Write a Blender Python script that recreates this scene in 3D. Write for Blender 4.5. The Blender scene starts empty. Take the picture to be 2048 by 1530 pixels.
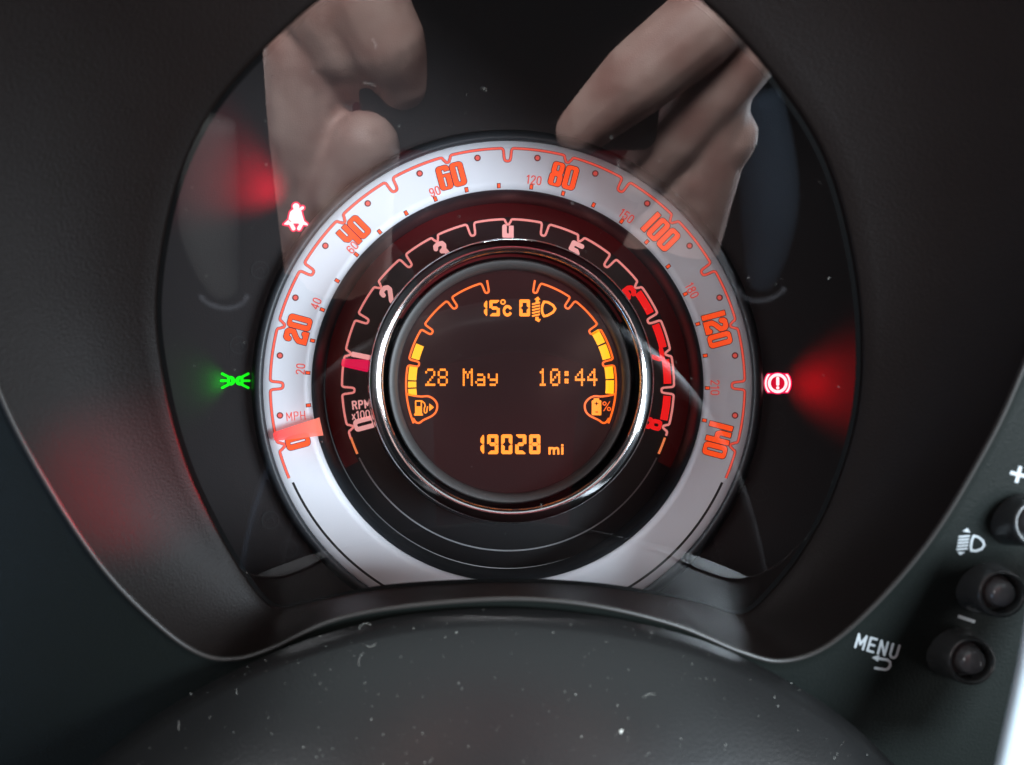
import bpy, bmesh, math, random
import numpy as np
from mathutils import Vector, Matrix
from mathutils.bvhtree import BVHTree

random.seed(7)
rng = np.random.RandomState(11)
S = bpy.context.scene
C = S.collection

# ------------------------------------------------------------------ camera
# The dial plane is y = 0 and faces -Y; one photograph pixel there is 0.15 mm.
PX = 0.00015
D = 0.24                      # camera to dial plane
C0 = (1015.0, 771.0)          # dial axis in the photograph
VP = (1000.0, 780.0)           # point straight ahead of the camera
CAMX, CAMZ = (VP[0]-C0[0])*PX, (C0[1]-VP[1])*PX
cam_d = bpy.data.cameras.new('camera')
cam = bpy.data.objects.new('camera', cam_d); C.objects.link(cam)
cam.location = (CAMX, -D, CAMZ)
cam.rotation_euler = (math.radians(90), 0, 0)
cam_d.sensor_width = 36.0
cam_d.lens = 36.0*D/(2048*PX)
cam_d.shift_x = (1024-VP[0])/2048
cam_d.shift_y = (VP[1]-765)/2048
cam_d.clip_start = 0.005
cam_d.clip_end = 20
cam_d.dof.use_dof = True
cam_d.dof.focus_distance = D
cam_d.dof.aperture_fstop = 14.0
S.camera = cam

# ------------------------------------------------------------------ world, lamps, exposure
w = bpy.data.worlds.new('World'); S.world = w; w.use_nodes = True
bg = w.node_tree.nodes['Background']
bg.inputs['Color'].default_value = (0.75, 0.85, 1.0, 1)
bg.inputs['Strength'].default_value = 0.012
S.view_settings.view_transform = 'Standard'
S.view_settings.look = 'None'
S.view_settings.exposure = 0.0
S.view_settings.gamma = 1.0


def area_lamp(name, loc, target, sx, sy, power, col):
    l = bpy.data.lights.new(name, 'AREA'); l.shape = 'RECTANGLE'
    l.size, l.size_y, l.energy, l.color = sx, sy, power, col
    o = bpy.data.objects.new(name, l); C.objects.link(o)
    o.location = loc
    o.rotation_euler = (Vector(target)-Vector(loc)).to_track_quat('-Z', 'Y').to_euler()
    return o


def spot_lamp(name, loc, target, angle, power, col, blend=1.0, radius=0.002):
    l = bpy.data.lights.new(name, 'SPOT')
    l.energy, l.color, l.spot_size, l.spot_blend, l.shadow_soft_size = power, col, math.radians(angle), blend, radius
    o = bpy.data.objects.new(name, l); C.objects.link(o)
    o.location = loc
    o.rotation_euler = (Vector(target)-Vector(loc)).to_track_quat('-Z', 'Y').to_euler()
    return o


# daylight through the car's windows, with fill lamps added
area_lamp('right_window_light', (0.37, -0.52, -0.05), (-0.05, 0, 0.0), 0.20, 0.20, 8.6, (0.76, 0.89, 1.0))
area_lamp('chrome_glint_lamp', (0.60, -0.45, -0.08), (0.02, 0, 0), 0.13, 0.50, 2.6, (0.92, 0.96, 1.0))  # narrow lamp added to put a white band on the chrome ring
area_lamp('left_window_light', (-0.72, -0.31, -0.40), (-0.12, -0.07, -0.04), 0.14, 0.24, 0.6, (0.40, 0.64, 1.0))
area_lamp('left_fill_light', (-0.40, -0.55, 0.05), (0.05, 0, 0), 0.20, 0.20, 1.4, (0.92, 0.95, 1.0))  # frontal fill added to lift the right side of the dial
area_lamp('windscreen_light', (-0.15, 0.38, 0.95), (0, -0.26, 0.0), 0.6, 0.30, 78.0, (0.95, 0.98, 1.0))
area_lamp('roof_fill_light', (0.0, -0.50, 0.80), (0, -0.12, -0.08), 1.6, 0.8, 3.8, (0.80, 0.96, 1.0))  # overhead fill added in place of light off the car roof


# ------------------------------------------------------------------ geometry helpers
def K(y): return (D+y)/D


def P(px, py, y):
    k = K(y)
    return Vector((CAMX+(px-VP[0])*PX*k, y, CAMZ+(VP[1]-py)*PX*k))


def on_plane(px, py, p0, n):
    """the point of a tilted plane that the ray through a pixel meets"""
    o = Vector((CAMX, -D, CAMZ)); d = (P(px, py, 0)-o)
    t = (p0-o).dot(n)/d.dot(n)
    return o+d*t


TH = math.atan(0.325)
LENS_P = Vector((0, -0.045, -0.066)); LENS_N = Vector((0, -math.cos(TH), -math.sin(TH)))
RIM_P = Vector((0, -0.070, -0.045)); T2 = math.atan(0.36)
RIM_N = Vector((0, -math.cos(T2), -math.sin(T2)))


def mirror(px, py, y):
    """the real place at depth y of something the camera sees in the lens at a pixel"""
    o = Vector((CAMX, -D, CAMZ)); h = on_plane(px, py, LENS_P, LENS_N)
    d = (h-o).normalized(); r = d-2*d.dot(LENS_N)*LENS_N
    return h+r*((y-h.y)/r.y)


def mesh(name, verts, faces, mat, parent=None, smooth=False):
    me = bpy.data.meshes.new(name)
    me.from_pydata([tuple(v) for v in verts], [], faces); me.update()
    if mat: me.materials.append(mat)
    if smooth:
        me.polygons.foreach_set('use_smooth', [True]*len(me.polygons))
    o = bpy.data.objects.new(name, me); C.objects.link(o)
    if parent: o.parent = parent
    return o


def empty(name, loc=(0, 0, 0)):
    o = bpy.data.objects.new(name, None); C.objects.link(o); o.location = loc
    o.empty_display_size = 0.02
    return o


def tag(o, label=None, cat=None, group=None, kind=None):
    if label: o['label'] = label
    if cat: o['category'] = cat
    if group: o['group'] = group
    if kind: o['kind'] = kind
    return o


def recalc(o):
    bm = bmesh.new(); bm.from_mesh(o.data)
    bmesh.ops.recalc_face_normals(bm, faces=bm.faces); bm.to_mesh(o.data); bm.free()
    return o


def lathe(name, prof, mat, parent=None, n=160, smooth=True, app=True, a0=None, a1=None, c=None):
    """prof: (apparent radius in photograph pixels, y); turned round the dial axis"""
    v, f = [], []
    c = c or (0.0, 0.0)
    full = a0 is None
    m = n if full else n+1
    for i in range(m):
        a = 2*math.pi*i/n if full else math.radians(a0+(a1-a0)*i/n)
        for r, y in prof:
            rr = r*PX*(K(y) if app else 1)
            v.append((c[0]+rr*math.cos(a), y, c[1]+rr*math.sin(a)))
    L = len(prof)
    for i in range(m if full else m-1):
        j = (i+1) % m
        for q in range(L-1):
            f.append((i*L+q, j*L+q, j*L+q+1, i*L+q+1))
    return mesh(name, v, f, mat, parent, smooth)


def disc(name, r, y, mat, parent, r0=0.0, n=120, a0=0, a1=360, rings=1, c=(0.0, 0.0)):
    if r0 > 0:
        prof = [(r0+(r-r0)*i/rings, y) for i in range(rings+1)]
        if a1-a0 >= 360: return lathe(name, prof, mat, parent, n, False)
        return lathe(name, prof, mat, parent, n, False, True, a0, a1)
    k = r*PX*K(y)
    v = [(c[0], y, c[1])]+[(c[0]+k*math.cos(2*math.pi*i/n), y, c[1]+k*math.sin(2*math.pi*i/n)) for i in range(n)]
    return mesh(name, v, [(0, 1+i, 1+(i+1) % n) for i in range(n)], mat, parent)


def tube(pts, rad, seg=10, closed=False):
    """vertices and faces of a round bar along 3-D points; rad a number or a list"""
    v, f = [], []
    n = len(pts)
    rad = rad if hasattr(rad, '__len__') else [rad]*n
    prev = None
    for i, p in enumerate(pts):
        a = pts[(i-1) % n] if (closed or i > 0) else p
        b = pts[(i+1) % n] if (closed or i < n-1) else p
        t = (Vector(b)-Vector(a)).normalized()
        if prev is None:
            u = t.cross(Vector((0, 1, 0)))
            if u.length < 1e-4: u = t.cross(Vector((1, 0, 0)))
        else:
            u = prev-t*prev.dot(t)
        u.normalize(); prev = u; wv = t.cross(u)
        for k in range(seg):
            q = 2*math.pi*k/seg
            v.append(Vector(p)+rad[i]*(math.cos(q)*u+math.sin(q)*wv))
    for i in range(n if closed else n-1):
        j = (i+1) % n
        for k in range(seg):
            l = (k+1) % seg
            f.append((i*seg+k, i*seg+l, j*seg+l, j*seg+k))
    if not closed:
        f.append(tuple(range(seg))[::-1]); f.append(tuple((n-1)*seg+k for k in range(seg)))
    return v, f


def catmull(pts, sub=6, closed=True):
    out = []; n = len(pts); P_ = [np.array(p, float) for p in pts]
    for i in range(n if closed else n-1):
        p0 = P_[(i-1) % n] if closed or i > 0 else P_[i]
        p1, p2 = P_[i], P_[(i+1) % n]
        p3 = P_[(i+2) % n] if closed or i+2 < n else p2
        for s in range(sub):
            t = s/sub
            out.append(0.5*((2*p1)+(-p0+p2)*t+(2*p0-5*p1+4*p2-p3)*t*t+(-p0+3*p1-3*p2+p3)*t**3))
    if not closed: out.append(P_[-1])
    return out


# ---- flat print: signed distance shapes turned into clean polygons (pixel units, y up)
def sd_seg(X, Y, a, b):
    ax, ay = a; bx, by = b; dx, dy = bx-ax, by-ay
    L = dx*dx+dy*dy
    t = np.clip(((X-ax)*dx+(Y-ay)*dy)/L, 0, 1) if L > 0 else 0
    return np.hypot(X-ax-t*dx, Y-ay-t*dy)


def sd_path(X, Y, pts, hw):
    d = None
    for a, b in zip(pts[:-1], pts[1:]):
        s = sd_seg(X, Y, a, b); d = s if d is None else np.minimum(d, s)
    return d-hw


def sd_box(X, Y, cx, cy, hx, hy, r=0.0):
    qx, qy = np.abs(X-cx)-hx+r, np.abs(Y-cy)-hy+r
    return np.hypot(np.maximum(qx, 0), np.maximum(qy, 0))+np.minimum(np.maximum(qx, qy), 0)-r


def sd_circ(X, Y, cx, cy, r): return np.hypot(X-cx, Y-cy)-r


def sd_poly(X, Y, pts):
    d = sd_path(X, Y, list(pts)+[pts[0]], 0.0)
    ins = np.zeros(X.shape, bool); n = len(pts)
    for i in range(n):
        (xi, yi), (xj, yj) = pts[i], pts[i-1]
        if yi == yj: continue
        c = ((yi > Y) != (yj > Y)) & (X < (xj-xi)*(Y-yi)/(yj-yi)+xi)
        ins ^= c
    return np.where(ins, -d, d)


U = np.minimum


def contour(fn, box, h=0.6, off=0.0):
    """fill of {fn < off} by marching squares: (verts2d, faces)"""
    x0, y0, x1, y1 = box
    nx, ny = int(math.ceil((x1-x0)/h)), int(math.ceil((y1-y0)/h))
    xs = x0+h*np.arange(nx+1); ys = y0+h*np.arange(ny+1)
    X, Y = np.meshgrid(xs, ys)
    F = fn(X, Y)-off
    In = F < 0
    cnt = In[:-1, :-1].astype(int)+In[:-1, 1:]+In[1:, :-1]+In[1:, 1:]
    v, f = [], []
    for j in range(ny):
        i = 0
        while i < nx:
            c = cnt[j, i]
            if c == 4:
                k = i
                while k < nx and cnt[j, k] == 4: k += 1
                b = len(v)
                v += [(xs[i], ys[j]), (xs[k], ys[j]), (xs[k], ys[j+1]), (xs[i], ys[j+1])]
                f.append((b, b+1, b+2, b+3)); i = k; continue
            if c:
                q = [(i, j), (i+1, j), (i+1, j+1), (i, j+1)]; poly = []
                for e in range(4):
                    a_, b_ = q[e], q[(e+1) % 4]
                    fa, fb = F[a_[1], a_[0]], F[b_[1], b_[0]]
                    if fa < 0: poly.append((xs[a_[0]], ys[a_[1]]))
                    if (fa < 0) != (fb < 0):
                        t = fa/(fa-fb)
                        poly.append((xs[a_[0]]+t*(xs[b_[0]]-xs[a_[0]]), ys[a_[1]]+t*(ys[b_[1]]-ys[a_[1]])))
                if len(poly) > 2:
                    b = len(v); v += poly; f.append(tuple(range(b, b+len(poly))))
            i += 1
    return v, f


def ribbon(pts, hw, closed=False):
    """flat line of half width hw (number or list) along 2-D points, mitred"""
    n = len(pts); v, f = [], []
    hw = hw if hasattr(hw, '__len__') else [hw]*n
    for i in range(n):
        p = np.array(pts[i]); a = np.array(pts[i-1] if (i or closed) else pts[i]); b = np.array(pts[(i+1) % n] if (i < n-1 or closed) else pts[i])
        d1, d2 = p-a, b-p
        n1 = np.array([-d1[1], d1[0]])/(np.hypot(*d1) or 1); n2 = np.array([-d2[1], d2[0]])/(np.hypot(*d2) or 1)
        m = n1+n2; L = np.hypot(*m)
        m = m/L if L > 1e-6 else (n2 if np.any(n2) else n1)
        ref = n1 if np.any(n1) else n2
        m = m/max(0.5, abs(m.dot(ref)))
        v += [tuple(p+m*hw[i]), tuple(p-m*hw[i])]
    for i in range(n if closed else n-1):
        j = (i+1) % n
        f.append((2*i, 2*i+1, 2*j+1, 2*j))
    return v, f


def merge(*parts):
    V, F = [], []
    for v, f in parts:
        b = len(V); V += list(v); F += [tuple(i+b for i in q) for q in f]
    return V, F


def move2(vf, dx=0, dy=0, rot=0.0, sc=1.0):
    c, s = math.cos(rot)*sc, math.sin(rot)*sc
    return [(x*c-y*s+dx, x*s+y*c+dy) for x, y in vf[0]], vf[1]


def put(name, vf, cx, cy, rot, y, mat, parent):
    """lay a flat print (pixels, y up) on the plane at depth y, centred on a photograph pixel"""
    c, s = math.cos(math.radians(rot)), math.sin(math.radians(rot))
    if callable(y): vs = [P(cx+(a*c-b*s), cy-(a*s+b*c), y(cx+(a*c-b*s), cy-(a*s+b*c))) for a, b in vf[0]]
    else: vs = [P(cx+(a*c-b*s), cy-(a*s+b*c), y) for a, b in vf[0]]
    # front faces look at the viewer (-Y)
    return mesh(name, vs, [tuple(q) for q in vf[1]], mat, parent)


ST = {'M': (13, [[(-6, -10), (-6, 10), (0, -4), (6, 10), (6, -10)]]), 'E': (10, [[(4.5, 10), (-4.5, 10), (-4.5, -10), (4.5, -10)], [(-4.5, 0), (3.6, 0)]]),
      'N': (12, [[(-5, -10), (-5, 10), (5, -10), (5, 10)]]), 'U': (12, [[(-5, 10), (-5, -5), (-3, -9), (0, -10), (3, -9), (5, -5), (5, 10)]]),
      'P': (11, [[(-4.5, -10), (-4.5, 10), (2, 10), (4.8, 8), (4.8, 2), (2, 0), (-4.5, 0)]]), 'H': (12, [[(-5, -10), (-5, 10)], [(5, -10), (5, 10)], [(-5, 0), (5, 0)]]),
      'R': (11.5, [[(-4.5, -10), (-4.5, 10), (2, 10), (4.8, 8), (4.8, 2.5), (2, 0.5), (-4.5, 0.5)], [(1, 0.5), (5.2, -10)]]),
      'x': (9, [[(-3.6, 3), (3.6, -10)], [(3.6, 3), (-3.6, -10)]]),
      '0': (11, [[(-4.6, 5), (-3, 9.2), (0, 10), (3, 9.2), (4.6, 5), (4.6, -5), (3, -9.2), (0, -10), (-3, -9.2), (-4.6, -5), (-4.6, 5)]]),
      '1': (7, [[(-3, 6.5), (1, 10), (1, -10)]]), '2': (11, [[(-4.6, 5.5), (-3.4, 9), (0, 10), (3.4, 9), (4.6, 5.5), (3.5, 1.5), (-4.6, -10), (4.8, -10)]]),
      '4': (11, [[(2.4, -10), (2.4, 10), (-5, -5), (5, -5)]]), '5': (11, [[(4.2, 10), (-3.6, 10), (-4.4, 0.5), (0, 2.4), (3.5, 1), (4.6, -3.5), (3.3, -8.6), (0, -10), (-3.4, -9), (-4.6, -5.5)]]),
      '6': (11, [[(4.2, 6.5), (3, 9.3), (0, 10), (-3.2, 8.6), (-4.6, 3), (-4.6, -5), (-3, -9.2), (0, -10), (3, -9.2), (4.6, -5), (4, 0), (0, 2), (-4, -1)]]),
      '8': (11, [[(0, 1), (-3.6, 3), (-4, 7), (-2, 9.8), (2, 9.8), (4, 7), (3.6, 3), (0, 1), (-4, -1.5), (-4.6, -6), (-2.4, -10), (2.4, -10), (4.6, -6), (4, -1.5), (0, 1)]]),
      '9': (11, [[(-4.2, -6.5), (-3, -9.3), (0, -10), (3.2, -8.6), (4.6, -3), (4.6, 5), (3, 9.2), (0, 10), (-3, 9.2), (-4.6, 5), (-4, 0), (0, -2), (4, 1)]])}


def letters(t, height, hw, gap=3.0, h=0.6):
    """line lettering of a given cap height and half stroke width"""
    k = height/(20+2*hw); W = sum(ST[c][0] for c in t)+gap*(len(t)-1); x = -W/2; out = []
    for c in t:
        cw, paths = ST[c]
        fn = lambda X, Y: np.minimum.reduce([sd_path(X, Y, p, hw) for p in paths])
        out.append(move2(contour(fn, (-9, -14, 9, 14), h/k), (x+cw/2)*k, 0, 0, k)); x += cw+gap
    return merge(*out)


_tc = {}


def text2d(s, height, bold=0.0, spacing=1.0, capital='H'):
    def raw(t):
        cu = bpy.data.curves.new('t', 'FONT'); cu.body = t; cu.size = 1.0; cu.offset = bold
        cu.space_character = spacing; cu.resolution_u = 3
        cu.align_x = 'CENTER'
        ob = bpy.data.objects.new('t', cu); C.objects.link(ob)
        bpy.context.view_layer.update()
        me = bpy.data.meshes.new_from_object(ob.evaluated_get(bpy.context.evaluated_depsgraph_get()))
        v = [(q.co.x, q.co.y) for q in me.vertices]; f = [tuple(p.vertices) for p in me.polygons]
        bpy.data.objects.remove(ob); bpy.data.curves.remove(cu); bpy.data.meshes.remove(me)
        return v, f
    key = (capital, bold)
    if key not in _tc:
        _tc[key] = max(q[1] for q in raw(capital)[0])
    k = height/_tc[key]
    v, f = raw(s)
    return [(a*k, b*k-height/2) for a, b in v], f


# ------------------------------------------------------------------ materials
def mat(name, base, rough=0.5, metal=0.0, spec=0.5, emit=None, estr=0.0, bump=0.0, bscale=2500.0, var=0.0, coat=0.0):
    m = bpy.data.materials.new(name); m.use_nodes = True
    nt = m.node_tree; b = nt.nodes['Principled BSDF']
    b.inputs['Base Color'].default_value = (*base, 1)
    b.inputs['Roughness'].default_value = rough
    b.inputs['Metallic'].default_value = metal
    b.inputs['Specular IOR Level'].default_value = spec
    b.inputs['Coat Weight'].default_value = coat
    if emit:
        b.inputs['Emission Color'].default_value = (*emit, 1)
        b.inputs['Emission Strength'].default_value = estr
    if bump or var:
        tc = nt.nodes.new('ShaderNodeTexCoord')
        nz = nt.nodes.new('ShaderNodeTexNoise'); nz.inputs['Scale'].default_value = bscale
        nz.inputs['Detail'].default_value = 3.0
        nt.links.new(tc.outputs['Object'], nz.inputs['Vector'])
        if bump:
            bp = nt.nodes.new('ShaderNodeBump'); bp.inputs['Strength'].default_value = bump
            bp.inputs['Distance'].default_value = 0.0002
            nt.links.new(nz.outputs['Fac'], bp.inputs['Height'])
            nt.links.new(bp.outputs['Normal'], b.inputs['Normal'])
        if var:
            n2 = nt.nodes.new('ShaderNodeTexNoise'); n2.inputs['Scale'].default_value = 45.0
            n2.inputs['Detail'].default_value = 5.0
            nt.links.new(tc.outputs['Object'], n2.inputs['Vector'])
            mr = nt.nodes.new('ShaderNodeMapRange')
            mr.inputs['To Min'].default_value = rough-var; mr.inputs['To Max'].default_value = rough+var
            nt.links.new(n2.outputs['Fac'], mr.inputs['Value'])
            nt.links.new(mr.outputs['Result'], b.inputs['Roughness'])
    return m


M = {}
M['shroud'] = mat('shroud_plastic', (0.0052, 0.0034, 0.0029), 0.48, spec=0.12, bump=0.45, bscale=2200, var=0.06)
M['rim'] = mat('rim_plastic', (0.022, 0.020, 0.018), 0.45)
M['dash'] = mat('dash_plastic', (0.007, 0.009, 0.008), 0.50, spec=0.16, bump=0.55, bscale=1700, var=0.05)
M['cowl'] = mat('cowl_plastic', (0.0095, 0.0095, 0.0095), 0.31, spec=0.5, bump=0.25, bscale=1900, var=0.06)
M['gasket'] = mat('gasket_black', (0.003, 0.003, 0.003), 0.8, spec=0.05)
M['back'] = mat('mask_plastic', (0.022, 0.018, 0.018), 0.5, bump=0.2, var=0.05)
M['silver'] = mat('silver_dial_paint', (0.80, 0.81, 0.84), 0.50, metal=0.10, spec=0.4, bump=0.05, bscale=6000)
M['wall'] = mat('well_plastic', (0.030, 0.033, 0.037), 0.45, bump=0.2, var=0.05)
M['black_dial'] = mat('black_dial', (0.006, 0.006, 0.007), 0.35)
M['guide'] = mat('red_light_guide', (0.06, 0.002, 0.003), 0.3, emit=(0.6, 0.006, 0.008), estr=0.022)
M['chrome'] = mat('chrome', (0.90, 0.90, 0.91), 0.11, metal=1.0)
M['bezel'] = mat('bezel_grey', (0.045, 0.043, 0.041), 0.5, bump=0.15)
M['screen'] = mat('screen_glass', (0.006, 0.005, 0.005), 0.15, spec=0.25, emit=(0.055, 0.018, 0.019), estr=0.36)
M['num'] = mat('lit_numeral', (0.60, 0.06, 0.01), 0.5, emit=(1.0, 0.070, 0.004), estr=0.85)
M['num_edge'] = mat('numeral_outline', (0.16, 0.03, 0.03), 0.5)
M['line'] = mat('lit_scale_line', (0.75, 0.10, 0.06), 0.5, emit=(1.0, 0.09, 0.05), estr=0.55)
M['line_edge'] = mat('scale_line_outline', (0.35, 0.10, 0.11), 0.5)
M['km'] = mat('lit_small_numeral', (0.60, 0.10, 0.08), 0.5, emit=(1.0, 0.10, 0.07), estr=0.40)
M['blackline'] = mat('black_print', (0.012, 0.012, 0.012), 0.5)
M['tach'] = mat('lit_tach_line', (0.5, 0.2, 0.2), 0.5, emit=(1.0, 0.30, 0.27), estr=0.78)
M['tachnum'] = mat('lit_tach_numeral', (0.5, 0.2, 0.2), 0.5, emit=(1.0, 0.46, 0.44), estr=0.80)
M['tachend'] = mat('lit_tach_end', (0.5, 0.2, 0.1), 0.5, emit=(1.0, 0.25, 0.08), estr=0.85)
M['redline'] = mat('redline_print', (0.5, 0.01, 0.01), 0.5, emit=(1.0, 0.012, 0.012), estr=0.85)
M['greyline'] = mat('pale_print', (0.35, 0.35, 0.36), 0.5)
M['amber'] = mat('amber_segment', (0.05, 0.02, 0.0), 0.5, emit=(1.0, 0.225, 0.002), estr=1.9)
M['amberblock'] = mat('amber_block', (0.05, 0.02, 0.0), 0.5, emit=(1.0, 0.42, 0.004), estr=1.7)
M['amberline'] = mat('amber_line', (0.05, 0.02, 0.0), 0.5, emit=(1.0, 0.125, 0.008), estr=1.5)
M['white_print'] = mat('white_print', (0.42, 0.45, 0.46), 0.5)
M['faint'] = mat('unlit_symbol', (0.030, 0.027, 0.027), 0.6)
M['warn'] = mat('lit_red_symbol_core', (0.2, 0.0, 0.0), 0.5, emit=(1.0, 0.70, 0.72), estr=1.5)
M['warn_bloom'] = mat('red_symbol_bloom', (0.2, 0.0, 0.0), 0.5, emit=(0.95, 0.0, 0.09), estr=1.0)  # glowing border painted as bloom round the lit symbols
M['warn_in'] = mat('lit_red_symbol_field', (0.2, 0.0, 0.0), 0.5, emit=(0.75, 0.0, 0.03), estr=0.9)
M['green'] = mat('lit_green_symbol', (0.0, 0.2, 0.0), 0.5, emit=(0.006, 1.0, 0.008), estr=1.0)
M['button'] = mat('button_collar', (0.030, 0.032, 0.032), 0.24, bump=0.15)
M['cap'] = mat('button_cap', (0.085, 0.085, 0.088), 0.16, bump=0.1)
M['fascia'] = mat('pale_painted_trim', (0.40, 0.46, 0.49), 0.35, coat=0.3)
M['dust'] = mat('dust', (0.55, 0.55, 0.50), 0.9)
M['phone'] = mat('phone_plastic', (0.012, 0.012, 0.013), 0.35)
M['phone_red'] = mat('phone_band_red', (0.30, 0.02, 0.03), 0.45)
M['blue_patch'] = mat('blue_patch_cloth', (0.055, 0.085, 0.125), 0.9, bump=0.5, bscale=900)
M['grey_cloth'] = mat('grey_cloth', (0.12, 0.12, 0.115), 0.9, bump=0.5, bscale=900)
M['patch_edge'] = mat('pale_patch_edge', (0.16, 0.17, 0.20), 0.6)
M['shirt'] = mat('dark_red_shirt', (0.11, 0.010, 0.014), 0.95, spec=0.1, bump=0.4, bscale=600)
M['sleeve'] = mat('dark_sleeve', (0.010, 0.010, 0.012), 0.9, spec=0.2, bump=0.3, bscale=700)
M['wheel'] = mat('wheel_leather', (0.05, 0.05, 0.055), 0.4, bump=0.3, bscale=1500)


def skin_mat():
    m = mat('skin', (0.52, 0.36, 0.31), 0.5, bump=0.10, bscale=160)
    nt = m.node_tree; b = nt.nodes['Principled BSDF']
    n = nt.nodes.new('ShaderNodeTexNoise'); n.inputs['Scale'].default_value = 60
    r = nt.nodes.new('ShaderNodeValToRGB')
    r.color_ramp.elements[0].position = .35; r.color_ramp.elements[0].color = (0.44, 0.24, 0.205, 1)
    r.color_ramp.elements[1].position = .7; r.color_ramp.elements[1].color = (0.63, 0.43, 0.375, 1)
    tc = nt.nodes.new('ShaderNodeTexCoord')
    nt.links.new(tc.outputs['Object'], n.inputs['Vector'])
    nt.links.new(n.outputs['Fac'], r.inputs['Fac']); nt.links.new(r.outputs['Color'], b.inputs['Base Color'])
    b.inputs['Subsurface Weight'].default_value = 0.0
    return m


def needle_mat(name, col, e, near, hub):
    m = mat(name, (0.7, 0.05, 0.05), 0.2, emit=col, estr=e)
    nt = m.node_tree; o_ = nt.nodes['Material Output']; b = nt.nodes['Principled BSDF']
    tc = nt.nodes.new('ShaderNodeTexCoord'); ln = nt.nodes.new('ShaderNodeVectorMath'); ln.operation = 'LENGTH'
    mp = nt.nodes.new('ShaderNodeMapRange'); mp.inputs['From Min'].default_value = hub[0]; mp.inputs['From Max'].default_value = hub[1]
    mc = nt.nodes.new('ShaderNodeMix'); mc.data_type = 'RGBA'
    mc.inputs['A'].default_value = (*near, 1); mc.inputs['B'].default_value = (*col, 1)
    nt.links.new(tc.outputs['Object'], ln.inputs[0]); nt.links.new(ln.outputs['Value'], mp.inputs['Value'])
    nt.links.new(mp.outputs['Result'], mc.inputs['Factor']); nt.links.new(mc.outputs['Result'], b.inputs['Emission Color'])
    t_ = nt.nodes.new('ShaderNodeBsdfTransparent'); t_.inputs['Color'].default_value = (1.0, 0.55, 0.55, 1)
    x_ = nt.nodes.new('ShaderNodeMixShader'); x_.inputs['Fac'].default_value = 0.30
    nt.links.new(b.outputs[0], x_.inputs[1]); nt.links.new(t_.outputs[0], x_.inputs[2]); nt.links.new(x_.outputs[0], o_.inputs['Surface'])
    return m


M['skin'] = skin_mat()
M['needle_s'] = needle_mat('lit_orange_needle', (1.0, 0.05, 0.07), 1.05, (1.0, 0.36, 0.24), (0.056, 0.072))
M['needle_t'] = needle_mat('lit_red_needle', (1.0, 0.005, 0.09), 1.0, (1.0, 0.01, 0.12), (0.045, 0.056))

# clear lens: transparent with a Fresnel gloss
m = bpy.data.materials.new('clear_lens'); m.use_nodes = True; nt = m.node_tree; nt.nodes.clear()
out = nt.nodes.new('ShaderNodeOutputMaterial'); mx = nt.nodes.new('ShaderNodeMixShader')
tr = nt.nodes.new('ShaderNodeBsdfTransparent'); gl = nt.nodes.new('ShaderNodeBsdfGlossy')
gl.inputs['Roughness'].default_value = 0.0; gl.inputs['Color'].default_value = (1, 1, 1, 1)
fr = nt.nodes.new('ShaderNodeFresnel'); fr.inputs['IOR'].default_value = 1.85
tr.inputs['Color'].default_value = (0.97, 0.97, 0.975, 1)
geo = nt.nodes.new('ShaderNodeNewGeometry'); mr_ = nt.nodes.new('ShaderNodeMapRange')
mr_.inputs['To Min'].default_value = 1.85; mr_.inputs['To Max'].default_value = 1/1.85
nt.links.new(geo.outputs['Backfacing'], mr_.inputs['Value']); nt.links.new(mr_.outputs['Result'], fr.inputs['IOR'])
nt.links.new(fr.outputs['Fac'], mx.inputs['Fac']); nt.links.new(tr.outputs[0], mx.inputs[1])
nt.links.new(gl.outputs[0], mx.inputs[2]); nt.links.new(mx.outputs[0], out.inputs['Surface'])
M['lens'] = m

# ------------------------------------------------------------------ outlines of lens and rim (matched point for point)
LR = [((1010, 1165), (1010, 1198)), ((800, 1174), (800, 1214)), ((690, 1190), (660, 1243)), ((612, 1207), (545, 1296)),
      ((562, 1216), (470, 1318)), ((530, 1203), (400, 1308)), ((488, 1150), (318, 1252)), ((430, 1050), (208, 1140)),
      ((375, 930), (103, 985)), ((335, 790), (0, 790)), ((313, 620), (-70, 560)), ((335, 440), (-110, 280)),
      ((385, 290), (-90, 0)), ((470, 160), (0, -250)), ((640, 0), (200, -500)), ((820, -110), (560, -720)),
      ((1020, -150), (1020, -800)), ((1220, -110), (1480, -720)), ((1400, 0), (1840, -500)), ((1550, 160), (2050, -250)),
      ((1650, 320), (2140, 0)), ((1705, 520), (2170, 280)), ((1722, 700), (2110, 560)), ((1708, 850), (2026, 785)),
      ((1660, 1000), (1952, 932)), ((1600, 1110), (1862, 1078)), ((1540, 1185), (1760, 1200)), ((1500, 1222), (1655, 1292)),
      ((1465, 1228), (1565, 1322)), ((1400, 1207), (1480, 1303)), ((1300, 1188), (1350, 1250)), ((1180, 1172), (1180, 1210))]
SUB = 8
Lpx = catmull([a for a, b in LR], SUB); Rpx = catmull([b for a, b in LR], SUB)
Lw = [on_plane(p[0], p[1], LENS_P, LENS_N) for p in Lpx]
Rw = [on_plane(p[0], p[1], RIM_P, RIM_N) for p in Rpx]
NL = len(Lw)

# ------------------------------------------------------------------ dashboard: moulded hood, rim, panel
dash = empty('dashboard', (0, 0, -0.1))
tag(dash, 'black moulded dashboard with a deep hood around the round gauges', 'dashboard')


def child(o, parent):
    o.parent = parent; o.matrix_parent_inverse = Matrix.Translation(-Vector(parent.location)); return o


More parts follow.
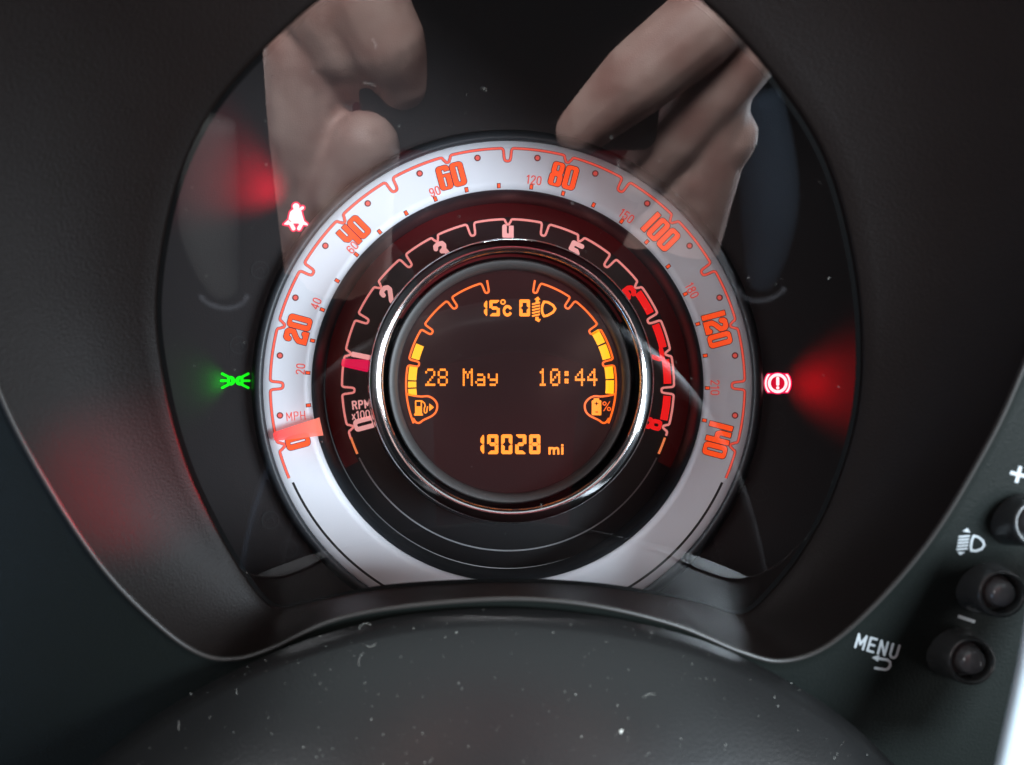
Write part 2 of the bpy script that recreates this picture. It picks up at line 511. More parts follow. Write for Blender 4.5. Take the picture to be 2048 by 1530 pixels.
def loft(name, rows, mt, parent, smooth=True, closed=True):
    v, f = [], []; n = len(rows[0])
    for r in rows: v += r
    for a in range(len(rows)-1):
        for i in range(n if closed else n-1):
            j = (i+1) % n
            f.append((a*n+i, a*n+j, (a+1)*n+j, (a+1)*n+i))
    return mesh(name, v, f, mt, parent, smooth)


ctr = Vector((0, 0, 0.01))
rows = []
CAMV = Vector((CAMX, -D, CAMZ))
def behind(p, y, f=1.03):
    q = CAMV+(p-CAMV)*((y+D)/(p.y+D)); return Vector((q.x*f, y, q.z*f))
inner_lip = [behind(p, 0.008) for p in Lw]
rows.append(inner_lip)
rows.append([p+Vector((0, 0.0004, 0)) for p in Lw])
for t in (0.03, 0.12, 0.3, 0.5, 0.7, 0.85, 0.95):
    row = []
    for a, b in zip(Lw, Rw):
        q = a.lerp(b, t); radial = Vector((b.x-a.x, 0, b.z-a.z))
        bul = math.sin(math.pi*t)*0.16
        row.append(q+Vector((0, (b-a).length*bul*0.55, 0)))
    rows.append(row)
rows.append([p for p in Rw])
hood = loft('gauge_hood', rows, M['shroud'], None); child(hood, dash)
bead_v, bead_f = tube([p+Vector((0, 0.0002, 0)) for p in Rw], 0.00055, 10, True)
child(mesh('hood_rim', bead_v, bead_f, M['rim'], None, True), dash)

# panel outside the rim
prow = []
outd = []
for i in range(NL):
    a, b = Rw[i-4], Rw[(i+4) % NL]; t = Vector((b.x-a.x, 0, b.z-a.z)).normalized()
    outd.append(Vector((t.z, 0, -t.x)))
if (outd[NL//2].z) < 0: outd = [-o for o in outd]
for wd, dy in ((0.0004, 0.0005), (0.0016, 0.0014), (0.003, 0.0020)):
    prow.append([p+o*wd+Vector((0, dy, 0)) for p, o in zip(Rw, outd)])
cx_, cz_ = 0.0, -0.005
for sc, dy in ((1.35, 0.008), (1.9, 0.022), (3.0, 0.060)):
    prow.append([Vector((cx_+(p.x-cx_)*sc, p.y+dy, cz_+(p.z-cz_)*(sc if p.z < 0 else 1+(sc-1)*0.45))) for p in Rw])
panel = loft('dash_panel', prow, M['dash'], None); child(panel, dash)

# ------------------------------------------------------------------ instrument cluster
ic = empty('instrument_cluster', (0, 0.004, 0))
tag(ic, 'round instrument cluster with lit speedometer ring and orange display behind a clear lens', 'instrument cluster')
ic.location = (0, 0, 0)

lens_v = [p for p in Lw]
lens_o = mesh('clear_lens', lens_v+[q+Vector((0, 0.0012, 0)) for q in lens_v][:0], [tuple(range(NL))], M['lens'], ic)
gv, gf = [], []
g_in = []
for p in Lw:
    r = Vector((p.x, 0, p.z-0.012)).normalized()
    g_in.append(p-r*0.0009+Vector((0, 0.0005, 0)))
gas = loft('lens_gasket', [[p+Vector((0, 0.0002, 0)) for p in Lw], g_in], M['gasket'], ic)

# backplate with a round hole for the gauges
bv, bf = [], []
for i in range(120):
    q = 2*math.pi*i/120
    for r in (500, 560, 700, 900):
        bv.append((r*PX*math.cos(q), 0.005, r*PX*math.sin(q)))
for i in range(120):
    j = (i+1) % 120
    for k in range(3): bf.append((i*4+k, j*4+k, j*4+k+1, i*4+k+1))
bplate = mesh('backplate', bv, bf, M['back'], ic)

# speedometer
RD = 0.0016                   # the ring is dished: its inner edge lies deeper
def ry(r): return RD*(489-r)/97.0
def rz(lift): return lambda px, py: ry(math.hypot(px-C0[0], py-C0[1]))-lift
def axis(px, py, y):
    q = P(px, py, y); return (q.x, q.z)
sp = lathe('speedometer_dial', [(489.5, 0.0008)]+[(r, ry(r)) for r in (488.5, 470, 450, 430, 410, 393)]+[(392, ry(392)+.0006)], M['silver'], ic, 200)
tag(sp, 'silver speedometer ring with lit red numerals from 0 to 140')
lathe('speedometer_bezel', [(489.6, 0.003), (490, -0.0006), (492, -0.0016), (500, -0.0020), (507, -0.0012), (512, 0.004)], M['wall'], ic, 200)
TY = 0.0250
TC = (1016.0, 770.3)
TA = axis(TC[0], TC[1], TY)
lathe('gauge_well', [(391.8, RD-0.0003), (390, RD), (386, RD+0.0010), (378, RD+0.006), (366, TY), (364, TY+0.002)], M['wall'], ic, 180)

R0 = C0


def pol(r, a, c=R0):
    a = math.radians(a); return (c[0]+r*math.cos(a), c[1]-r*math.sin(a))


def polpts(lst):
    return [(r*math.cos(math.radians(a)), r*math.sin(math.radians(a))) for r, a in lst]


def fillet(pts, n=2):
    p = [np.array(q) for q in pts]
    for _ in range(n):
        o = [p[0]]
        for a, b in zip(p[:-1], p[1:]):
            L = np.hypot(*(b-a)); c = min(0.25, 3.2/L) if L > 0 else .25
            o += [a+(b-a)*c, b-(b-a)*c]
        o.append(p[-1]); p = o
    return [tuple(q) for q in p]


def scale_path(r, notches, a_start, a_end, bulge=0.0):
    """arc with inward tabs: notches = [(angle, depth, half width top, half width bottom)]"""
    deg = lambda w_: math.degrees(w_/r)
    pts = []
    cur = a_start
    for a, dep, wt, wb in notches:
        n = max(2, int(abs(cur-a)/1.5))
        for i in range(n+1):
            pts.append((r, cur+(a+deg(wt)-cur)*i/n))
        pts.append((r-dep*0.5, a+deg(wt*0.5+wb*0.5)))
        pts.append((r-dep+wb, a+deg(wb)*r/(r-dep)))
        pts.append((r-dep+wb*0.2, a+deg(wb*0.75)*r/(r-dep)))
        pts.append((r-dep, a))
        pts.append((r-dep+wb*0.2, a-deg(wb*0.75)*r/(r-dep)))
        pts.append((r-dep+wb, a-deg(wb)*r/(r-dep)))
        pts.append((r-dep*0.5, a-deg(wt*0.5+wb*0.5)))
        cur = a-deg(wt)
    n = max(2, int(abs(cur-a_end)/1.5))
    for i in range(n+1): pts.append((r, cur+(a_end-cur)*i/n))
    return fillet(polpts(pts), 2)


sp_not = []
for k in range(15):
    v_ = 10*k; a = 195-1.5*v_
    if k % 2: sp_not.append((a, 26, 8.5, 6.5))
    else: sp_not.append((a, 13, 9, 4.5))
spath = scale_path(474.5, sp_not, 203, -23)
e1 = put('scale_outline', ribbon(spath, 3.1), C0[0], C0[1], 0, rz(0.00008), M['line_edge'], sp)
put('scale_line', ribbon(spath, 1.9), C0[0], C0[1], 0, rz(0.00016), M['line'], sp)
put('lower_line', ribbon(polpts([(471, 204.3+(335.7-204.3)*i/90) for i in range(91)]), 2.4), C0[0], C0[1], 0, rz(0.00010), M['blackline'], sp)


# big numerals
def g0(X, Y): return np.maximum(sd_box(X, Y, 0, 0, 13.2, 24, 8), -sd_box(X, Y, 0, 0, 3.0, 16.5, 2.6))
def g1(X, Y): return sd_box(X, Y, 0, 0, 5.2, 24, 0.6)
def g2(X, Y):
    d = sd_path(X, Y, [(-8, 13), (-8, 16.5), (-5.5, 19), (4.5, 19), (8, 16), (8, 7), (-3, -1), (-8, -7), (-8, -19), (8, -19), (8, -15)], 5.0)
    return U(d, sd_box(X, Y, 0, -21.5, 13, 2.6, .6))
def g4(X, Y):
    return np.minimum.reduce([sd_box(X, Y, 8, 0, 5.2, 24, .6), sd_path(X, Y, [(-8, 19), (-8, 2), (-5, -2.5), (6, -2.5)], 5.0), sd_box(X, Y, -8, 20, 5, 4, .6)])
def g6(X, Y):
    o = sd_box(X, Y, 0, 0, 13.2, 24, 7.5)
    cut = U(sd_box(X, Y, 0, -8.5, 3.0, 10.5, 2.6), U(sd_box(X, Y, 0, 11.5, 3.0, 5, 2), sd_box(X, Y, 8, 9.5, 9, 3.0, .5)))
    return np.maximum(o, -cut)
def g8(X, Y):
    o = U(sd_box(X, Y, 0, 11.5, 12, 12.5, 6.5), sd_box(X, Y, 0, -11, 13.2, 13, 7))
    cut = U(sd_box(X, Y, 0, 12.5, 2.8, 6.5, 2.4), sd_box(X, Y, 0, -11.5, 3.0, 7.5, 2.6))
    return np.maximum(o, -cut)


GL = {'0': (g0, 28.5), '1': (g1, 14.5), '2': (g2, 28), '4': (g4, 28), '6': (g6, 28), '8': (g8, 28)}
_gc = {}


def glyph(ch, off):
    if (ch, off) not in _gc: _gc[(ch, off)] = contour(GL[ch][0], (-17, -28, 17, 28), 0.8, off)
    return _gc[(ch, off)]


def number2d(s, off):
    W = sum(GL[c][1] for c in s); x = -W/2; parts = []
    for c in s:
        w_ = GL[c][1]; parts.append(move2(glyph(c, off), x+w_/2)); x += w_
    return merge(*parts)


for v_ in range(0, 141, 20):
    a = 195-1.5*v_
    if v_ == 140: a += 0.5
    cx, cy = pol(434, a)
    put('numeral_outline', number2d(str(v_), 1.3), cx, cy, a-90, rz(0.00010), M['num_edge'], sp)
    put('numeral', number2d(str(v_), -0.2), cx, cy, a-90, rz(0.00018), M['num'], sp)
for k in range(22):
    a = 195-0.932*(10*(k+1))
    cx, cy = pol(400, a)
    put('tick_outline', ([(-3.8, -5.2), (3.8, -5.2), (3.8, 5.2), (-3.8, 5.2)], [(0, 1, 2, 3)]), cx, cy, a-90, rz(0.00010), M['num_edge'], sp)
    put('tick', ([(-2.3, -3.6), (2.3, -3.6), (2.3, 3.6), (-2.3, 3.6)], [(0, 1, 2, 3)]), cx, cy, a-90, rz(0.00018), M['num'], sp)
kmpos = {20: (601, 738), 40: (632, 607), 60: (705, 495), 90: (870, 383), 120: (1068, 360), 150: (1253, 432), 180: (1384, 581), 210: (1430, 775)}
for k, (cx, cy) in kmpos.items():
    a = math.degrees(math.atan2(C0[1]-cy, cx-C0[0]))
    put('small_numeral', letters(str(k), 18.5, 1.45, 3.6), cx, cy, a-90, rz(0.00014), M['km'], sp)
ringd = contour(lambda X, Y: np.hypot(X, Y)-6.6, (-8, -8, 8, 8), 0.8)
dotd = contour(lambda X, Y: np.hypot(X, Y)-4.3, (-8, -8, 8, 8), 0.8)
for k in range(14):
    a = 195-1.5*(10*k+5); cx, cy = pol(459, a)
    put('dot_outline', ringd, cx, cy, 0, rz(0.00010), M['num_edge'], sp)
    put('dot', dotd, cx, cy, 0, rz(0.00018), M['km'], sp)
put('unit_print', letters('MPH', 18, 1.1, 5.0), 592, 832, 5, rz(0.00014), M['km'], sp)

# tachometer (its face lies deeper, at the bottom of the well)
ta = lathe('tachometer_dial', [(366, TY+0.0006), (270, TY+0.0006), (200, TY+0.0006)], M['black_dial'], ic, 160, False, c=TA)
tag(ta, 'black rev counter face with pink scale line and red zone')
lathe('light_guide', [(365, TY+0.0002), (336, TY+0.0002)], M['guide'], ta, 110, False, True, -27, 207, c=TA)
tn = []
for k in range(17):
    a = 195-26.25*k/2
    if k % 2: tn.append((a, 25, 7.5, 5.2))
    else: tn.append((a, 11, 7, 3.2))
tp = scale_path(332, tn, 205, -25)
put('scale_line', ribbon(tp[18:-18], 2.2), TC[0], TC[1], 0, TY-0.0001, M['tach'], ta)
put('scale_end', ribbon(polpts([(331, 204.5-i) for i in range(7)]), 2.2), TC[0], TC[1], 0, TY-0.0003, M['tachend'], ta)
put('scale_end', ribbon(polpts([(331, -24.5+i) for i in range(7)]), 2.2), TC[0], TC[1], 0, TY-0.0003, M['tachend'], ta)
put('lower_line', ribbon(polpts([(331, 206+(334-206)*i/90) for i in range(91)]), 1.4), TC[0], TC[1], 0, TY-0.0001, M['greyline'], ta)


def t1(X, Y): return sd_box(X, Y, 0, 0, 5, 22, .5)
def t2(X, Y): return sd_path(X, Y, [(-9, 10), (-8, 15.5), (-3, 17.5), (4, 17), (8.5, 13), (8, 7), (-1, -2), (-8, -9), (-9, -17), (9, -17)], 4.6)
def t3(X, Y): return sd_path(X, Y, [(-9, 11), (-7.5, 16), (0, 18), (7, 16), (9, 11), (6, 4), (0, 2), (7, -1), (9, -9), (6, -16), (-6, -17)], 4.6)
def t4(X, Y): return U(sd_box(X, Y, 6.5, 0, 4.8, 22, .4), sd_path(X, Y, [(-7, 20), (-7, 2), (7, 2)], 4.6))
def t5(X, Y): return sd_path(X, Y, [(10, 17), (-8, 17), (-8, 4), (4, 4), (8, 0), (8, -12), (4, -17), (-8, -17)], 4.6)
def t6(X, Y): return sd_path(X, Y, [(8, 13), (4, 17), (-5, 17), (-8, 12), (-8, -14), (-4, -17), (5, -17), (8, -13), (8, 0), (4, 4), (-7, 4)], 4.6)
def t7(X, Y): return sd_path(X, Y, [(-10, 17), (8, 17), (8, 10), (0, -4), (-2, -18)], 4.4)
def t8(X, Y): return np.maximum(U(sd_box(X, Y, 0, 10, 11, 11, 7), sd_box(X, Y, 0, -10, 12, 12, 7)), -U(sd_box(X, Y, 0, 10, 3, 4.5, 2.5), sd_box(X, Y, 0, -10, 3.4, 5.5, 2.5)))
def t0(X, Y): return np.maximum(sd_box(X, Y, 0, 0, 12.5, 22, 8), -sd_box(X, Y, 0, 0, 3.2, 15, 2.6))


TG = {0: t0, 1: t1, 2: t2, 3: t3, 4: t4, 5: t5, 6: t6, 7: t7, 8: t8}
for k in range(9):
    a = 195-26.25*k
    cx, cy = pol(297, a, TC)
    put('numeral', contour(TG[k], (-18, -27, 18, 27), 0.8), cx, cy, a-90, TY-0.0001, M['redline'] if k >= 6 else M['tachnum'], ta)
for k in range(4):
    a0, a1 = 195-26.25*(6+k/2)-2.0, 195-26.25*(6.5+k/2)+2.4
    put('red_zone_block', ribbon(polpts([(319, a0+(a1-a0)*i/8) for i in range(9)]), 7.5), TC[0], TC[1], 0, TY-0.0001, M['redline'], ta)
put('unit_print', letters('RPM', 18, 2.0, 5.5), 722, 809, 6, TY-0.0001, M['tachnum'], ta)
put('unit_print', letters('x1000', 17, 1.5, 3.5), 727, 829, 6, TY-0.0001, M['tachnum'], ta)

# needles
def needle(name, r0, r1, w0, w1, ang, y, t, mt, c):
    """a wedge-topped translucent pointer"""
    v, f = [], []
    for r, w_ in ((r0, w0), ((r0+r1)/2, (w0+w1)/2), (r1-3, w1), (r1, w1*0.7)):
        for dx, dz in ((-w_/2, t), (-w_/2, 0.2*t), (0.25*w_, 0.0), (w_/2, 0.3*t), (w_/2, t)):
            q = polpts([(r, ang)])[0]; a = math.radians(ang)
            v.append(P(c[0]+q[0]-math.sin(a)*dx, c[1]-(q[1]+math.cos(a)*dx), y+dz))
    for i in range(3):
        for k in range(4): f.append((i*5+k, i*5+k+1, i*5+k+6, i*5+k+5))
    f += [(0, 1, 2, 3, 4), (15, 16, 17, 18, 19)]
    return recalc(mesh(name, v, f, mt, ic))


nd = needle('speedometer_needle', 381, 479, 37, 18, 192.4, -0.0045, 0.0022, M['needle_s'], C0)
tag(nd, 'glowing orange needle resting at zero')
nd2 = needle('tachometer_needle', 255, 336, 29, 16, 172.2, TY-0.003, 0.0018, M['needle_t'], TC)
tag(nd2, 'glowing red needle pointing just under 1')

# chrome ring and display bezel
CY = -0.030
CA = axis(1023.0, 761.0, CY)
CB_ = axis(1020.5, 762.0, CY)
lathe('chrome_ring', [(286, -0.012), (285.4, CY+0.0030), (284.6, CY+0.0018), (283, CY+0.00105), (281, CY+0.00074), (277, CY+0.00048), (273, CY+0.00027), (269.5, CY+0.0001), (267.5, CY), (266, CY+0.00004), (264, CY+0.00016), (261, CY+0.00038), (258.5, CY+0.00068), (257, CY+0.0014), (256, CY+0.005)], M['chrome'], ic, 240, c=CA)
lathe('chrome_barrel', [(284, TY), (285.5, -0.012)], M['wall'], ic, 160, c=CA)
lathe('bezel_gap', [(256.5, CY+0.004), (256, CY+0.0105), (243, CY+0.011)], M['gasket'], ic, 160, c=CB_)
lathe('display_bezel', [(244.5, CY+0.012), (244, CY+0.0088), (242.5, CY+0.0081), (240, CY+0.0079), (227, CY+0.0108), (225, CY+0.0116), (223.5, CY+0.0142)], M['bezel'], ic, 200, c=CB_)
lathe('inner_red_reflection', [(255, CY+0.0098), (249.5, CY+0.0098)], M['guide'], ic, 60, False, True, 28, 150, c=CB_)  # glowing arc painted in as the light guide's reflection in the chrome
SY = CY+0.014
scr = disc('display_screen', 226, SY, M['screen'], ic, c=CB_)
tag(scr, 'round dark display glowing with amber date, time, temperature and mileage')
SC = (1022, 768)
FY = SY-0.0002


def show(name, vf, cx, cy, mt=None, rot=0): return put(name, vf, cx, cy, rot, FY, mt or M['amber'], scr)


# gauge outlines on the screen
for sgn in (1, -1):
    pts = [(203.5, 198.5)]
    pts = []
    cur = 202.0
    for a in (168.0, 147.0, 126.0):
        n = 8
        for i in range(n+1): pts.append((210, cur+(a+1.6-cur)*i/n))
        pts += [(198, a+1.55), (189.5, a+1.5), (187.5, a), (189.5, a-1.5), (198, a-1.55)]
        cur = a-1.6
    for i in range(9): pts.append((210, cur+(106.4-cur)*i/8))
    pts += [(198, 106.0), (190, 105.8), (188, 104.6), (190, 103.4), (200, 103.2), (213, 103.0)]
    pp = fillet(polpts(pts), 2)
    pp = [(x*sgn, y) for x, y in pp]
    show('gauge_outline', ribbon(pp, 2.0), SC[0], SC[1], M['amberline'])
    pod = [(-210, -19.5), (-196, -23.0), (-180, -25), (-166, -24.5), (-155, -30), (-148, -40), (-149, -53), (-157, -63), (-175, -72), (-183, -77.5), (-190, -76.5), (-196, -68)]
    pod = catmull(pod, 4, False)
    show('gauge_pod', ribbon([(x*sgn, y) for x, y in pod], 2.0), SC[0], SC[1], M['amberline'])


def block(a0, a1, r0=189.5, r1=206):
    return ribbon(polpts([((r0+r1)/2, a0+(a1-a0)*i/6) for i in range(7)]), (r1-r0)/2)


for a0, a1 in ((156.8, 165.4), (169.9, 177.8), (178.6, 182.0), (182.8, 186.6)):
    show('fuel_block', block(a0, a1), SC[0], SC[1], M['amberblock'])
for a0, a1 in ((32.2, 24.0), (23.0, 14.6), (10.3, 3.0), (2.2, -5.6)):
    show('charge_block', block(a0, a1), SC[0], SC[1], M['amberblock'])


# seven-segment digits, each segment with mitred ends
def seg7(ch, w_, h, t, g=0.55):
    W, H = w_/2, h/2; parts = []
    def poly(p): parts.append(([tuple(q) for q in p], [tuple(range(len(p)))]))
    on = {'0': 'abcdef', '1': 'bc', '2': 'abged', '5': 'afgcd', '8': 'abcdefg', '9': 'abcdfg', '4': 'fgbc'}[ch]
    c = t*0.28
    if 'a' in on: poly([(-W+g+c, H), (W-g-c, H), (W-g-t*.15, H-c), (W-t-g*.4, H-t), (-W+t+g*.4, H-t), (-W+g+t*.15, H-c)])
    if 'd' in on: poly([(-W+g+c, -H), (W-g-c, -H), (W-g-t*.15, -H+c), (W-t-g*.4, -H+t), (-W+t+g*.4, -H+t), (-W+g+t*.15, -H+c)])
    for sx, up, k in ((1, 1, 'b'), (1, -1, 'c'), (-1, 1, 'f'), (-1, -1, 'e')):
        if k in on: poly([(sx*W, up*(H-g-c)), (sx*(W-c), up*(H-g)), (sx*(W-t), up*(H-t-g)), (sx*(W-t), up*(t/2+g)), (sx*(W-t*0.45), up*g), (sx*W, up*g)])
    if 'g' in on:
        poly([(-W+g+t*.5, 0), (-W+t, t/2), (W-t, t/2), (W-g-t*.5, 0), (W-t, -t/2), (-W+t, -t/2)])
    return merge(*parts)


for ch, x in (('1', 957.0), ('9', 985.5), ('0', 1013.5), ('2', 1041.5), ('8', 1069.5)):
    show('mileage_digit', seg7(ch, 22.5, 39.5, 7.3), x, 888.5)
show('unit_print', contour(lambda X, Y: np.minimum.reduce([sd_box(X, Y, -13, 0, 2.2, 7.6, .4), sd_path(X, Y, [(-12, 2), (-10.5, 5), (-7, 5.6), (-4.6, 4), (-4.2, 0), (-4.2, -5.5)], 2.1),
     sd_path(X, Y, [(-4, 2), (-2, 5), (2, 5.6), (4.2, 4), (4.6, 0), (4.6, -5.5)], 2.1), sd_box(X, Y, 12.6, 0, 2.3, 7.6, .4), sd_box(X, Y, 12.6, 11, 2.3, 2.2, .4), sd_box(X, Y, -4.2, -5, 2.1, 2.6), sd_box(X, Y, 4.6, -5, 2.1, 2.6)]), (-18, -10, 18, 15), .5), 1112, 901.5)
show('temperature_digit', seg7('1', 22, 32, 6.6, .4), 963.5, 616.5)
show('temperature_digit', seg7('5', 21, 32.5, 6.4, 0.1), 989.2, 616.2)
show('degree_mark', contour(lambda X, Y: np.abs(np.hypot(X, Y)-4.1)-1.5, (-7, -7, 7, 7), .5), 1006, 604)
show('degree_letter', contour(lambda X, Y: np.maximum(np.abs(np.hypot(X, (Y)*0.82)-7.0)-2.5, -sd_poly(X, Y, [(2.2, 0), (12, 7), (12, -7)])), (-13, -14, 13, 14), .5), 1015, 621.5)
show('level_digit', seg7('0', 21.5, 34, 6.6, .3), 1049.3, 615.8)


def beam(X, Y):
    d = sd_path(X, Y, [(0, 14), (-3.5, 6), (-4.2, 0), (-3.4, -8), (0, -15), (8, -13), (18, -7), (22.5, 0), (18, 7), (8, 13), (0, 14)], 2.4)
    for k in range(5):
        yy = 12.2-k*5.9
        d = U(d, sd_poly(X, Y, [(-24, yy-5), (-8, yy-1.4), (-8, yy+2.2), (-24, yy-1.4)]))
    d = U(d, U(sd_poly(X, Y, [(-20, 18.5), (-7, 18), (-12, 24.5)]), sd_box(X, Y, -13.5, 15.5, 3.2, 3.6)))
    d = U(d, U(sd_poly(X, Y, [(-19, -22), (-6, -20), (-10, -27)]), sd_box(X, Y, -14, -19, 3.2, 3.0)))
    return d


show('headlamp_symbol', contour(beam, (-27, -30, 27, 28), .7), 1088, 617.5)

# dot-matrix date and time
F57 = {'2': ["01110", "10001", "00001", "00010", "00100", "01000", "11111"], '8': ["01110", "10001", "10001", "01110", "10001", "10001", "01110"],
       'M': ["10001", "11011", "10101", "10101", "10001", "10001", "10001"], 'a': ["00000", "00000", "01110", "00001", "01111", "10001", "01111"],
       'y': ["00000", "00000", "10001", "10001", "01111", "00001", "01110"], '1': ["00100", "01100", "00100", "00100", "00100", "00100", "01110"],
       '0': ["01110", "10001", "10011", "10101", "11001", "10001", "01110"], ':': ["00000", "01100", "01100", "00000", "01100", "01100", "00000"],
       '4': ["00010", "00110", "01010", "10010", "11111", "00010", "00010"]}


def dots(ch):
    v, f = [], []
    for j, row in enumerate(F57[ch]):
        for i, b_ in enumerate(row):
            if b_ == '1':
                x, y = (i-2)*4.05, (3-j)*5.0
                n = len(v); v += [(x-1.85, y-2.25), (x+1.85, y-2.25), (x+1.85, y+2.25), (x-1.85, y+2.25)]; f.append((n, n+1, n+2, n+3))
    return v, f


for i, ch in enumerate('28 May'):
    if ch != ' ': show('date_letter' if ch.isalpha() else 'date_digit', dots(ch), 860.5+25.0*i, 754.5)
for i, ch in enumerate('10:44'):
    show('colon' if ch == ':' else 'time_digit', dots(ch), 1085.5+24.8*i, 754.5)


def pump(X, Y):
    d = np.maximum(sd_box(X, Y, -8.5, 1, 7, 14, 2), -sd_box(X, Y, -8.5, 7.5, 4.4, 4.6, .5))
    d = U(d, sd_box(X, Y, -8.5, -13.6, 9, 2.0, .5))
    d = U(d, sd_path(X, Y, [(-1.5, 13.5), (3.5, 9), (5, 4), (3, -1), (3, -8), (5, -10.5), (8, -9), (8.5, -3), (9.5, 2)], 1.2))
    return d


show('fuel_symbol', contour(pump, (-20, -18, 14, 18), .6), 845.5, 815.5)
show('filler_arrow', ([(0, 8), (9.5, 0), (0, -8)], [(0, 1, 2)]), 858.5, 814.5)


def batt(X, Y):
    d = U(sd_box(X, Y, 0, -1.5, 9.6, 15, 1.6), sd_box(X, Y, 0, 15, 5.5, 2.6, .6))
    cut = U(U(sd_box(X, Y, 0, 7, 3.8, .9), sd_box(X, Y, 0, 7, .9, 3.8)), sd_box(X, Y, 0.5, -10, 3.0, .9))
    return np.maximum(d, -cut)


show('battery_symbol', contour(batt, (-12, -19, 12, 19), .6), 1193, 814)
show('percent_print', text2d('%', 19, 0.0, 1.0), 1213.5, 812.5, M['amberline'])


# warning lights on the dark mask
BY = 0.0047


def belt(X, Y):
    d = sd_circ(X, Y, 1, 22, 6.8)
    d = U(d, sd_poly(X, Y, [(-3, 17), (5, 17), (8, 14), (12.5, 12), (13.5, 6), (17.5, -7), (24, -12), (25, -16), (17, -15), (11, -13.5), (4, -12), (-4, -12), (-10, -13.5), (-16, -15), (-24, -13.5), (-14, -4), (-13, 3), (-11, 11), (-7, 15)]))
    d = U(d, sd_path(X, Y, [(6, 14), (14, 19.5)], 3.2))
    d = U(d, sd_path(X, Y, [(-9, -13), (-4, -22)], 4.0)); d = U(d, sd_path(X, Y, [(12, -13), (7, -22)], 4.0))
    cut = sd_path(X, Y, [(-13.5, -5), (-9.5, -8)], 0.7)
    return np.maximum(d, -cut)


def brake(X, Y):
    r = np.hypot(X, Y)
    d = np.abs(r-16.8)-3.0
    br = np.maximum(np.abs(np.hypot(np.abs(X)+3, Y)-27.0)-2.0, np.abs(Y)-18)
    d = U(d, br)
    d = U(d, sd_box(X, Y, 0, 4, 3.2, 9, 2.8)); d = U(d, sd_circ(X, Y, 0, -9.2, 3.3))
    return d


def side(X, Y):
    d = None
    Xa = np.abs(X)
    d = np.maximum(sd_circ(Xa, Y, 9.5, 0, 9.6), Xa-16.5)
    d = U(d, sd_path(Xa, Y, [(16, 0), (28, 0)], 2.4))
    d = U(d, sd_path(Xa, Y, [(14, 8), (26, 14)], 2.6)); d = U(d, sd_path(Xa, Y, [(14, -8), (26, -14)], 2.6))
    return np.maximum(d, -sd_box(Xa, Y, 9.5, 0, 0.7, 3, .5))


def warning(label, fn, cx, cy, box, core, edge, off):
    e = put('warning_light', contour(fn, box, .7, off), cx, cy, 0, BY, edge, ic); tag(e, label)  # the wider layer carries the painted bloom
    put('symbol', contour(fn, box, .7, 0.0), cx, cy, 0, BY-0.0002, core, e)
    return e


warning('glowing red seat belt warning light', belt, 591, 435, (-30, -32, 30, 34), M['warn'], M['warn_bloom'], 3.0)
wl = warning('glowing red brake warning light with exclamation mark', brake, 1555.5, 766.5, (-32, -28, 32, 28), M['warn'], M['warn_bloom'], 2.4)
put('field', contour(lambda X, Y: np.hypot(X, Y)-14.2, (-16, -16, 16, 16), .9), 1555.5, 766.5, 0, BY-0.0001, M['warn_in'], wl)
sd = put('warning_light', contour(side, (-33, -20, 33, 20), .7), 470.5, 761.5, 0, BY, M['green'], ic)
tag(sd, 'glowing green side light symbol')
# unlit symbols, hardly darker than the mask
for cx, cy in ((541, 1040), (578, 1098), (1553, 842), (478, 690), (1520, 985), (520, 540), (1440, 1105)):
    put('unlit_symbol', contour(lambda X, Y: U(np.abs(np.hypot(X, Y)-17)-1.6, sd_path(X, Y, [(-8, 0), (3, 6), (8, -5)], 1.4)), (-22, -22, 22, 22), 1.2), cx, cy, 0, BY, M['faint'], ic)

# light that spills from the lit warning lamps over the mask, and an added spot for the hood
spot_lamp('belt_lamp_spill', P(574, 386, -0.004), P(470, 350, 0.005), 80, 0.26, (1, 0.005, 0.04), 1.0, 0.0035)
spot_lamp('brake_lamp_spill', P(1588, 768, -0.004), P(1700, 768, 0.005), 88, 0.20, (1, 0.003, 0.012), 1.0, 0.005)
spot_lamp('side_lamp_spill', P(446, 762, 0.001), P(405, 764, 0.005), 120, 0.010, (0.0, 1.0, 0.02), 1.0, 0.001)
spot_lamp('hood_red_spot', P(1545, 785, -0.072), P(345, 925, -0.0625), 18, 3.6, (1, 0.004, 0.02), 1.0, 0.004)  # unseen spot added in front of the lens to redden the hood

# ------------------------------------------------------------------ steering column cowl
arch = catmull([(-40, 1760), (60, 1640), (180, 1530), (310, 1432), (460, 1345), (620, 1278), (800, 1232), (1000, 1216), (1200, 1232), (1390, 1276), (1545, 1345), (1680, 1430), (1790, 1530), (1900, 1640), (1990, 1760)], 6, False)
rows = []
base_row = [P(a[0], a[1], -0.070) for a in arch]
for t in np.linspace(0, 1, 15):
    dy = -0.045*t
    drop = 0.022*t+0.050*t*t
    bulg = 0.0
    rows.append([Vector((p.x*(1-0.10*t), p.y+dy, p.z-drop-0.02*t)) for p in base_row])
lip = [Vector((p.x, p.y+0.012, p.z-0.006)) for p in base_row]
cowl = loft('cowl', [lip]+rows, M['cowl'], None, True, False)
col = empty('steering_column')
tag(col, 'dusty dark steering column cowl arching below the gauges', 'steering column')
cowl.name = 'cowl'; cowl.parent = col

